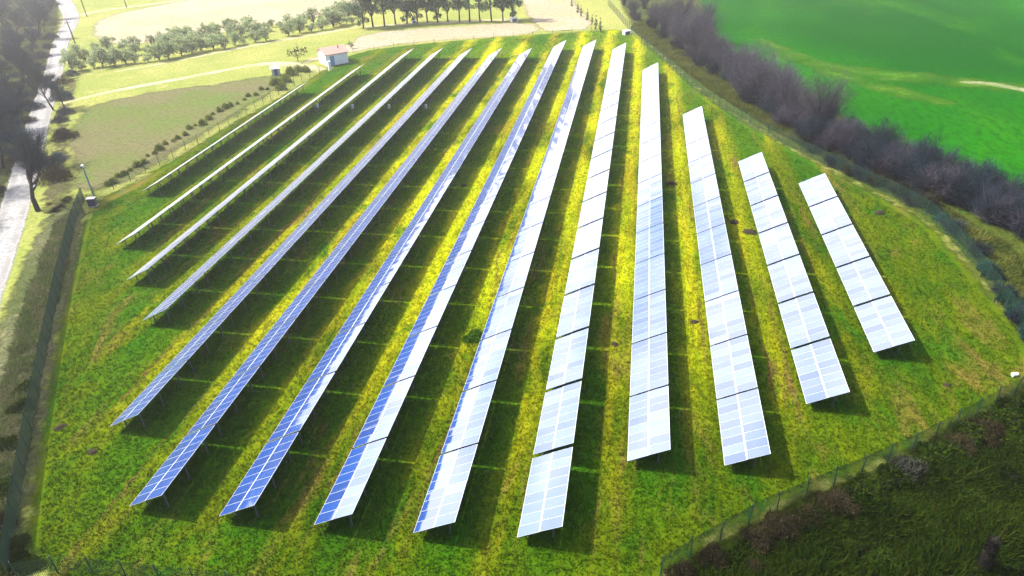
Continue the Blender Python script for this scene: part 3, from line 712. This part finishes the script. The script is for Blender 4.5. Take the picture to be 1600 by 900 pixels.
for i in range(30):
    t = i/29; px = 1255+t*370; py = float(np.interp(px, [1255, 1340, 1400, 1450, 1490, 1530, 1570, 1625], [234, 276, 304, 330, 366, 412, 468, 545]))
    x, y = G(px+rnd.uniform(-3, 6), py+rnd.uniform(-6, 3)); k = (i % 3) if t < .55 else (3 if i % 3 else 1)
    plant('fence_brush', FBR[k], (x, y), rnd.uniform(.6, 1.15), rnd.uniform(0, 6.28), '%s brush clump outside the right fence, %s from the hedge trees' % (('brown', 'dusky', 'grey', 'dark green')[k], ordinal(i)), 'bush', 'brush outside the right fence', parts=('stem', 'foliage'))
vb = [(8, 770, 2), (14, 820, 3), (30, 860, 2), (6, 700, 2), (24, 700, 2), (44, 640, 2), (52, 610, 2), (18, 880, 2), (60, 885, 2), (-4, 850, 2), (40, 885, 2)]
for i, (px, py, k) in enumerate(vb):
    x, y = G(px-8, py)
    plant('verge_bush', SB[k], (x, y), rnd.uniform(.6, .9), rnd.uniform(0, 6.28), '%s bush outside the lower left fence, %s from the bottom up' % (NMS[k], ordinal(i)), 'bush', 'bushes outside the left fence', parts=('stem', 'foliage'))

# ------------------------------------------------------------------ fences
mat_net = simple('green_fence_wire', (.020, .060, .040), .6, .3, 0, .25)
mat_netp = simple('green_fence_post', (.015, .050, .048), .6, .3, 0, .2)
mat_wire = simple('galvanised_wire', (.16, .17, .17), .6, .3, .3, .2)
mat_wood = simple('weathered_post', (.10, .085, .065), .9, .1, 0, .3)
def fence(name, label, pts, h, post_every, vgap, hgap, tw, mw, mp, lean=0.0):
    root = empty(name, (pts[0][0], pts[0][1], 0)); o = np.array(pts[0])
    net = MB(); L = 0
    P = [np.array(p)-o for p in pts]; posts = []
    acc = 0.0
    for a, b in zip(P[:-1], P[1:]):
        d = b-a; Ls = float(np.linalg.norm(d)); u = d/Ls; nv = np.array([-u[1], u[0]])
        for k in range(int(Ls/vgap)):
            q = a+u*(k+.5)*vgap; j = rnd.uniform(-.01, .01)
            p0 = (q[0]-u[0]*tw/2, q[1]-u[1]*tw/2); p1 = (q[0]+u[0]*tw/2, q[1]+u[1]*tw/2); e = nv*.012
            net.quad((p0[0]+e[0], p0[1]+e[1], .05), (p1[0]+e[0], p1[1]+e[1], .05), (p1[0]+e[0], p1[1]+e[1], h-.05+j), (p0[0]+e[0], p0[1]+e[1], h-.05+j))
            net.quad((p1[0]-e[0], p1[1]-e[1], .05), (p0[0]-e[0], p0[1]-e[1], .05), (p0[0]-e[0], p0[1]-e[1], h-.05+j), (p1[0]-e[0], p1[1]-e[1], h-.05+j))
        z = .06
        while z < h:
            e = nv*.02
            for sg in (1, -1):
                A, B = a+e*sg, b+e*sg
                net.quad((A[0], A[1], z), (B[0], B[1], z), (B[0], B[1], z+tw), (A[0], A[1], z+tw))
            z += hgap
        t = post_every-acc if acc else 0
        while t <= Ls:
            posts.append(a+u*t); t += post_every
        acc = Ls-(t-post_every)
    pm = MB(); pm.tube([(0, 0, -.1), (lean*.3, 0, h*.6), (lean, 0, h+.12)], [.045, .042, .04], 6); me = pm.mesh('post', mp)
    for q in posts: link('post', me, root, (float(q[0]), float(q[1]), 0), (0, 0, rnd.uniform(0, 6.28)))
    net.build('wire_mesh', mw, root)
    return tag(root, label, 'fence')
fence('mesh_fence', 'dark green screened fence along the left edge of the solar field', PX((16, 900), (30, 800), (48, 690), (72, 560), (96, 440), (118, 350), (133, 312)), 2.0, 2.6, .075, .22, .036, mat_net, mat_netp)
fence('mesh_fence', 'thin fence along the ploughed field, from camera post towards the white cabin', PX((150, 310), (215, 278), (330, 215), (430, 152), (480, 124), (512, 112)), 1.7, 3.2, .16, .3, .014, mat_net, mat_netp)
fence('mesh_fence', 'green mesh fence with posts between solar field and right hedge', PX((950, 8), (975, 38), (1000, 66), (1040, 100), (1085, 142), (1140, 180), (1200, 213), (1270, 248), (1340, 282), (1400, 310), (1450, 338), (1490, 378), (1530, 425), (1570, 482), (1620, 550)), 1.9, 2.6, .17, .30, .015, mat_net, mat_netp)
fence('mesh_fence', 'green mesh fence with leaning posts in the lower right, before the scrub', PX((1640, 585), (1545, 640), (1470, 682), (1400, 718), (1290, 765), (1190, 808), (1100, 858), (1030, 900)), 1.8, 2.5, .10, .24, .022, mat_net, mat_netp, .12)
fence('mesh_fence', 'green mesh fence with posts along the bottom left edge of the photo', PX((30, 905), (110, 893), (220, 905), (345, 918), (480, 935)), 1.6, 2.4, .12, .24, .016, mat_net, mat_netp)
fence('wire_fence', 'faint wire fence with thin posts along the far end of the solar field', PX((552, 82), (640, 72), (690, 68), (760, 62), (820, 57), (900, 52), (945, 49)), 1.2, 5.0, 2.5, .4, .014, mat_wire, mat_wood)

# ------------------------------------------------------------------ cabin, boxes, poles
mat_white = simple('white_plaster', (.78, .76, .72), .85, .2, 0, .06, 1.5)
mat_roof = simple('pinkish_roof_tile', (.52, .28, .23), .8, .2, 0, .18, 4)
mat_door = simple('blue_door_paint', (.16, .30, .48), .5, .3, 0, .1)
mat_grey = simple('grey_sheet_metal', (.40, .43, .47), .5, .4, .3, .12)
mat_lid = simple('pale_lid', (.75, .68, .66), .6, .3, 0, .06)
mat_dark = simple('dark_cabinet', (.035, .045, .07), .5, .4, 0, .2)
mat_bluepole = simple('blue_grey_pole', (.06, .16, .24), .5, .4, .2, .15)
mat_whitebox = simple('white_box_paint', (.80, .80, .80), .5, .3, 0, .05)
a = np.array(G(511, 104)); b_ = np.array(G(545, 98)); ang = math.atan2(b_[1]-a[1], b_[0]-a[0]); w_ = float(np.linalg.norm(b_-a))
cab = empty('cabin', (a[0], a[1], 0), ang); D = 5.2; H1, HR = 2.7, 3.7
tag(cab, 'small white cabin with pinkish tiled roof and blue door behind the rows', 'cabin')
m = MB(); dx0, dx1 = .95, 2.0
m.box(0, dx0, 0, .2, 0, H1); m.box(dx1, w_, 0, .2, 0, H1); m.box(dx0, dx1, 0, .2, 2.1, H1)
m.box(0, .2, .2, D, 0, H1); m.box(w_-.2, w_, .2, D, 0, H1); m.box(.2, w_-.2, D-.2, D, 0, H1)
for x0, x1 in ((0, .2), (w_-.2, w_)):
    for sgn in (0, 1):
        X = x0 if sgn == 0 else x1
        m.tri((X, 0, H1), (X, D, H1), (X, D/2, HR-.05)) if sgn else m.tri((X, D, H1), (X, 0, H1), (X, D/2, HR-.05))
m.build('wall', mat_white, cab)
m = MB()
for i in range(24):
    x0 = -.3+(w_+.6)*i/24; x1 = -.3+(w_+.6)*(i+1)/24; zz = .05*(i % 2)
    m.quad((x0, -.45, H1-.14+zz), (x1, -.45, H1-.14+zz), (x1, D/2, HR+zz), (x0, D/2, HR+zz)); m.quad((x0, D/2, HR+zz), (x1, D/2, HR+zz), (x1, D+.4, H1-.14+zz), (x0, D+.4, H1-.14+zz))
    m.quad((x0, -.45, H1-.24), (x1, -.45, H1-.24), (x1, -.45, H1-.14+zz), (x0, -.45, H1-.14+zz))
m.quad((-.3, -.45, H1-.24), (-.3, D/2, HR-.1), (w_+.3, D/2, HR-.1), (w_+.3, -.45, H1-.24)); m.quad((-.3, D/2, HR-.1), (-.3, D+.4, H1-.24), (w_+.3, D+.4, H1-.24), (w_+.3, D/2, HR-.1))
for X in (-.302, w_+.302): m.quad((X, -.45, H1-.24), (X, D/2, HR-.1), (X, D/2, HR+.05), (X, -.45, H1-.1)); m.quad((X, D/2, HR-.1), (X, D+.4, H1-.24), (X, D+.4, H1-.1), (X, D/2, HR+.05))
rf = m.build('roof', mat_roof, cab)
m = MB(); m.tube([(w_*.72, D*.3, 3.0), (w_*.72, D*.3, 3.9)], .12, 8); m.build('vent_pipe', mat_dark, rf)
m = MB(); m.box(dx0+.02, dx1-.02, .06, .12, .02, 2.08); dr = m.build('door', mat_door, cab)
m = MB(); m.box(dx1-.18, dx1-.12, -.02, .058, 1.0, 1.12); m.build('handle', mat_grey, dr)
pr = empty('meter_pillar', (*G(516, 110), 0), ang); tag(pr, 'slim white meter pillar standing before the cabin front corner', 'pillar')
m = MB(); m.box(-.28, .28, -.2, .2, 0, 1.9); m.build('cabinet', mat_white, pr)
m = MB(); m.box(-.33, .33, -.25, .25, 1.9, 2.0); m.build('cap', mat_white, pr)
hut = empty('grey_hut', (*G(432, 117), 0), .5); tag(hut, 'little grey metal hut beside the bushes left of the cabin', 'hut')
m = MB(); m.box(-.9, .9, -.7, .7, 0, 1.5); m.build('wall', mat_grey, hut)
m = MB(); Rr = Matrix.Rotation(math.radians(8), 4, 'X'); Rr.translation = Vector((0, 0, 1.62)); m.box(-1.05, 1.05, -.9, .9, -.04, .04, 0, Rr); m.build('roof', mat_lid, hut)
m = MB(); m.box(-.35, .35, -.725, -.702, .1, 1.35); m.build('door', mat_dark, hut)

cp = empty('camera_pole', (*G(149, 313), 0)); tag(cp, 'blue-grey surveillance pole with white camera head at the left fence corner', 'pole')
m = MB(); m.tube([(0, 0, -.1), (0, 0, 4.9)], [.09, .07], 10); m.tube([(0, 0, 0), (0, 0, .04)], .2, 10); m.build('mast', mat_bluepole, cp)
m = MB(); m.tube([(0, 0, 4.9), (0, 0, 5.05), (0, 0, 5.25), (0, 0, 5.35)], [.1, .22, .2, .08], 10); hd = m.build('camera_head', mat_whitebox, cp)
m = MB(); m.box(-.06, .06, -.42, -.16, 5.0, 5.14); m.build('lens_hood', mat_dark, hd)
m = MB(); m.tube([(0, 0, 3.6), (-.5, .1, 3.75)], .035, 6); m.build('bracket', mat_bluepole, cp)
cb = empty('switch_cabinet', (*G(146, 322), 0), .25); tag(cb, 'dark switch cabinet with pale lid at the foot of the surveillance pole', 'cabinet')
m = MB(); m.box(-.5, .5, -.3, .3, .1, 1.15); m.build('body', mat_dark, cb)
m = MB(); m.box(-.58, .58, -.38, .38, 1.15, 1.22); m.build('lid', mat_lid, cb)
m = MB(); m.box(-.4, -.03, -.325, -.302, .2, 1.05); m.box(.03, .4, -.325, -.302, .2, 1.05); m.build('door', mat_dark, cb)
m = MB(); m.box(-.55, .55, -.35, .35, -.05, .1); m.build('plinth', mat_grey, cb)

for i, (px, py, h_) in enumerate([(126, 90, 9.0), (136, 26, 8.5), (198, 12, 8.0)]):
    u = empty('utility_pole', (*G(px, py), 0), .4)
    tag(u, ['wooden utility pole on the green verge right of the gravel road', 'utility pole where the pale path leaves the road bend', 'utility pole beside the pale path at the top edge'][i], 'pole', 'utility poles by the road')
    m = MB(); m.tube([(0, 0, -.2), (-.15, 0, h_*.6), (-.3, 0, h_)], [.16, .14, .11], 8); m.build('mast', mat_bark, u)
    m = MB(); m.box(-1.0, .4, -.05, .05, h_-.6, h_-.48); m.build('crossarm', mat_bark, u)
    m = MB()
    for xx in (-.9, -.3, .3): m.tube([(xx, 0, h_-.48), (xx, 0, h_-.28)], .05, 6)
    m.build('insulator', mat_grey, u)

for i, (px, py) in enumerate([(485, 166), (540, 167), (598, 167), (655, 167)]):
    x, y = G(px, py, 1.1); r = min(ROWX, key=lambda k: abs(ROWX[k]+2.95-x)); x = ROWX[r]+2.95+.10
    bx = empty('inverter_box', (x, y, 0)); tag(bx, 'grey inverter box under the high edge of the %s table row from the left' % ordinal(r-1), 'inverter', 'inverter boxes')
    m = MB(); m.box(0, .3, -.32, .32, .85, 1.55); m.build('body', mat_grey, bx)
    m = MB(); m.box(.05, .12, -.3, -.23, -.05, .85); m.box(.05, .12, .23, .3, -.05, .85); m.build('stand', mat_galv, bx)
    m = MB(); m.box(.302, .32, -.26, .26, .92, 1.48); m.build('cover', mat_grey, bx)

def small_box(name, px, py, s, label, cat):
    o = empty(name, (*G(px, py), 0), .5); tag(o, label, cat)
    m = MB(); m.box(-.5*s, .5*s, -.4*s, .4*s, 0, .55*s); m.build('body', mat_whitebox, o)
    m = MB(); m.box(-.54*s, .54*s, -.44*s, .44*s, .55*s, .63*s); m.build('lid', mat_whitebox, o)
    m = MB(); m.box(-.35*s, .35*s, -.415*s, -.402*s, .05*s, .5*s); m.build('opening', mat_dark, o)
small_box('white_box', 979, 54, 1.6, 'white box with dark opening on the grass near the far right fence', 'box')
small_box('white_box', 803, 34, 1.8, 'white box at the foot of the last evergreen of the windbreak', 'box')
small_box('white_box', 647, 36, 1.2, 'white box among the trunks in the middle of the windbreak', 'box')
bk = empty('white_bucket', (*G(1581, 588), 0)); tag(bk, 'white bucket lying on the grass at the right edge by the fence', 'bucket')
m = MB(); m.tube([(0, 0, .16), (.42, .1, .18)], [.19, .16], 14); m.build('body', mat_whitebox, bk)
m = MB(); m.tube([(-.02, 0, .16), (.0, 0, .16)], [.21, .21], 14); m.build('rim', mat_whitebox, bk)

# shaggy dark stump in the lower right corner
sx_, sy_ = G(1532, 893)
stp = empty('dead_trunk', (sx_, sy_, 0)); tag(stp, 'dark shaggy dead trunk standing in the lower right scrub', 'trunk')
R_ = random.Random(5); m = MB()
m.tube([(0, 0, -.1), (.05, .02, .9), (.0, .05, 1.8), (.06, .03, 2.7), (.16, .0, 3.1)], [.30, .36, .33, .24, .10], 9); m.build('trunk', simple('charred_bark', (.012, .011, .009), .95, .1, 0, .3, 4), stp, True)
m = MB(); m.tube([(.16, 0, 3.05), (.28, .05, 3.5), (.42, .06, 3.95)], [.05, .035, .012], 5); m.build('broken_tip', mat_brown, stp)
m = MB()
for i in range(700):
    z = R_.uniform(.1, 3.0); a_ = R_.uniform(0, 6.28); rr = .34*(1-.25*z/3)
    p = Vector((math.cos(a_)*rr+.03, math.sin(a_)*rr+.02, z)); d = Vector((math.cos(a_)*.5, math.sin(a_)*.5, R_.uniform(-.6, .9)))*R_.uniform(.15, .35); e = d.orthogonal().normalized()*.05
    m.tri(p-e, p+e, p+d)
m.build('bark_shag', leaf('black_ivy', ((.012, .012, .010), (.02, .02, .014), (.008, .008, .008)), .1), stp)

# dark clods and mole hills
def clod(seed):
    R = random.Random(seed); b = MB(); nn = 12
    for ring, (rr, zz) in enumerate(((.7, 0), (.5, .18), (.22, .32))):
        for k in range(nn):
            a_ = 2*math.pi*k/nn; q = rr*R.uniform(.75, 1.25); b.v.append((math.cos(a_)*q*1.3, math.sin(a_)*q, zz*R.uniform(.7, 1.3)-.02))
    for ring in range(2):
        for k in range(nn): b.f.append((ring*nn+k, ring*nn+(k+1) % nn, (ring+1)*nn+(k+1) % nn, (ring+1)*nn+k)); b.m.append(0)
    b.f.append(tuple(2*nn+k for k in range(nn))); b.m.append(0)
    return b.mesh('clod', simple('dark_earth', (.030, .024, .016), .95, .1, 0, .4, 5), True)
CL = [clod(1), clod(2)]
for i, (px, py, s, lab) in enumerate([(1049, 287, 1.0, 'large dark earth heap in the shadow of the eleventh table row'), (1147, 347, .8, 'dark earth heap right of the twelfth row beside its shadow edge'),
                                      (1171, 363, 1.0, 'dark earth heap between the twelfth and thirteenth table rows'), (1374, 333, .9, 'dark earth heap alone on the grass right of the last row'),
                                      (961, 538, .5, 'small mole hill between the tenth and eleventh table rows'), (1085, 503, .5, 'small mole hill between the eleventh and twelfth table rows'),
                                      (724, 290, .6, 'small brown mole hill by the eighth row in the bright grass'), (144, 706, .5, 'small mole hill on the left grass below the fifth row'),
                                      (94, 668, .6, 'dark earth heap close to the left screened fence'), (1480, 602, .4, 'small mole hill near the lower right fence'), (1067, 62, .5, 'dark clod on the grass under the right hedge fence')]):
    o = link('earth_heap', CL[i % 2]); o.location = (*G(px, py), 0); o.scale = (s, s, s); o.rotation_euler = (0, 0, i*1.3)
    tag(o, lab, 'earth heap', 'earth heaps on the grass')

# ------------------------------------------------------------------ light, sky, air
ELEV = 48.07; DX, DY = .8932, -.0929
SUN_AZ = math.degrees(math.atan2(-(-DX), -DY))      # from +Y towards +X (negative = left)
SUN_AZ = math.degrees(math.atan2(-DX, -DY))
w = bpy.data.worlds.new('World'); S.world = w; w.use_nodes = True
t = w.node_tree; bg = t.nodes['Background']; sk = t.nodes.new('ShaderNodeTexSky')
sk.sky_type = 'NISHITA'; sk.sun_disc = False; sk.sun_elevation = math.radians(ELEV); sk.sun_rotation = math.radians(SUN_AZ)
sk.dust_density = 3.0; sk.air_density = 1.0
tc = t.nodes.new('ShaderNodeTexCoord'); mp = t.nodes.new('ShaderNodeMapping'); mp.inputs['Scale'].default_value = (1, 1, 2.6); t.links.new(tc.outputs['Generated'], mp.inputs[0])
nz = t.nodes.new('ShaderNodeTexNoise'); nz.inputs['Scale'].default_value = 2.2; nz.inputs['Detail'].default_value = 6; nz.inputs['Roughness'].default_value = .58; t.links.new(mp.outputs[0], nz.inputs['Vector'])
mr = t.nodes.new('ShaderNodeMapRange'); mr.interpolation_type = 'SMOOTHSTEP'; t.links.new(nz.outputs['Fac'], mr.inputs[0])
mr.inputs[1].default_value = .30; mr.inputs[2].default_value = .52; mr.inputs[4].default_value = 1.0
dt = t.nodes.new('ShaderNodeVectorMath'); dt.operation = 'DOT_PRODUCT'; nrm = t.nodes.new('ShaderNodeVectorMath'); nrm.operation = 'NORMALIZE'
t.links.new(tc.outputs['Generated'], nrm.inputs[0]); t.links.new(nrm.outputs[0], dt.inputs[0]); dt.inputs[1].default_value = Vector((-.50, .80, .33)).normalized()
mk = t.nodes.new('ShaderNodeMapRange'); mk.interpolation_type = 'SMOOTHSTEP'; t.links.new(dt.outputs['Value'], mk.inputs[0]); mk.inputs[1].default_value = .50; mk.inputs[2].default_value = .80   # unseen bright cloud bank, confined ahead-left to whiten panels without lifting ambient
mm = t.nodes.new('ShaderNodeMath'); mm.operation = 'MULTIPLY'; t.links.new(mr.outputs[0], mm.inputs[0]); t.links.new(mk.outputs[0], mm.inputs[1])
mxn = t.nodes.new('ShaderNodeMix'); mxn.data_type = 'RGBA'; t.links.new(mm.outputs[0], mxn.inputs[0]); t.links.new(sk.outputs[0], mxn.inputs[6]); 
nz2 = t.nodes.new('ShaderNodeTexNoise'); nz2.inputs['Scale'].default_value = 4.5; nz2.inputs['Detail'].default_value = 5; t.links.new(mp.outputs[0], nz2.inputs['Vector'])
cr2 = t.nodes.new('ShaderNodeMix'); cr2.data_type = 'RGBA'; cr2.inputs[6].default_value = (9.0, 8.1, 7.6, 1); cr2.inputs[7].default_value = (11.4, 10.1, 9.4, 1)   # grey undersides and bright tops
m2 = t.nodes.new('ShaderNodeMapRange'); t.links.new(nz2.outputs['Fac'], m2.inputs[0]); m2.inputs[1].default_value = .35; m2.inputs[2].default_value = .62; t.links.new(m2.outputs[0], cr2.inputs[0])
t.links.new(cr2.outputs[2], mxn.inputs[7])
t.links.new(mxn.outputs[2], bg.inputs[0]); bg.inputs[1].default_value = .17
sl = bpy.data.lights.new('sun', 'SUN'); so = bpy.data.objects.new('sun', sl); COL.objects.link(so)
sl.energy = 5.0; sl.angle = math.radians(.8); sl.color = (1, .95, .84)
so.rotation_euler = Vector((DX, DY, -1)).to_track_quat('-Z', 'Y').to_euler(); so.location = (-60, 60, 120)

HAZE = 0.00065
if HAZE:
    b = MB(); b.box(-2700, 2600, -2600, 2800, -1.5, 44)
    n = NT('pale_air'); pv = n.n('ShaderNodeVolumePrincipled'); pv.inputs['Color'].default_value = (.97, .98, 1, 1)
    pv.inputs['Density'].default_value = HAZE; pv.inputs['Anisotropy'].default_value = .72
    n.l(pv.outputs[0], n.out.inputs['Volume'])
    hz = b.build('haze', n.mat); tag(hz, kind='stuff')

S.view_settings.view_transform = 'Standard'; S.view_settings.look = 'None'; S.view_settings.exposure = 1.05; S.view_settings.gamma = 1.0
S.cycles.max_bounces = 6; S.cycles.diffuse_bounces = 2; S.cycles.glossy_bounces = 2; S.cycles.transparent_max_bounces = 12; S.cycles.volume_bounces = 0
S.cycles.use_denoising = True; S.cycles.denoising_prefilter = 'NONE'
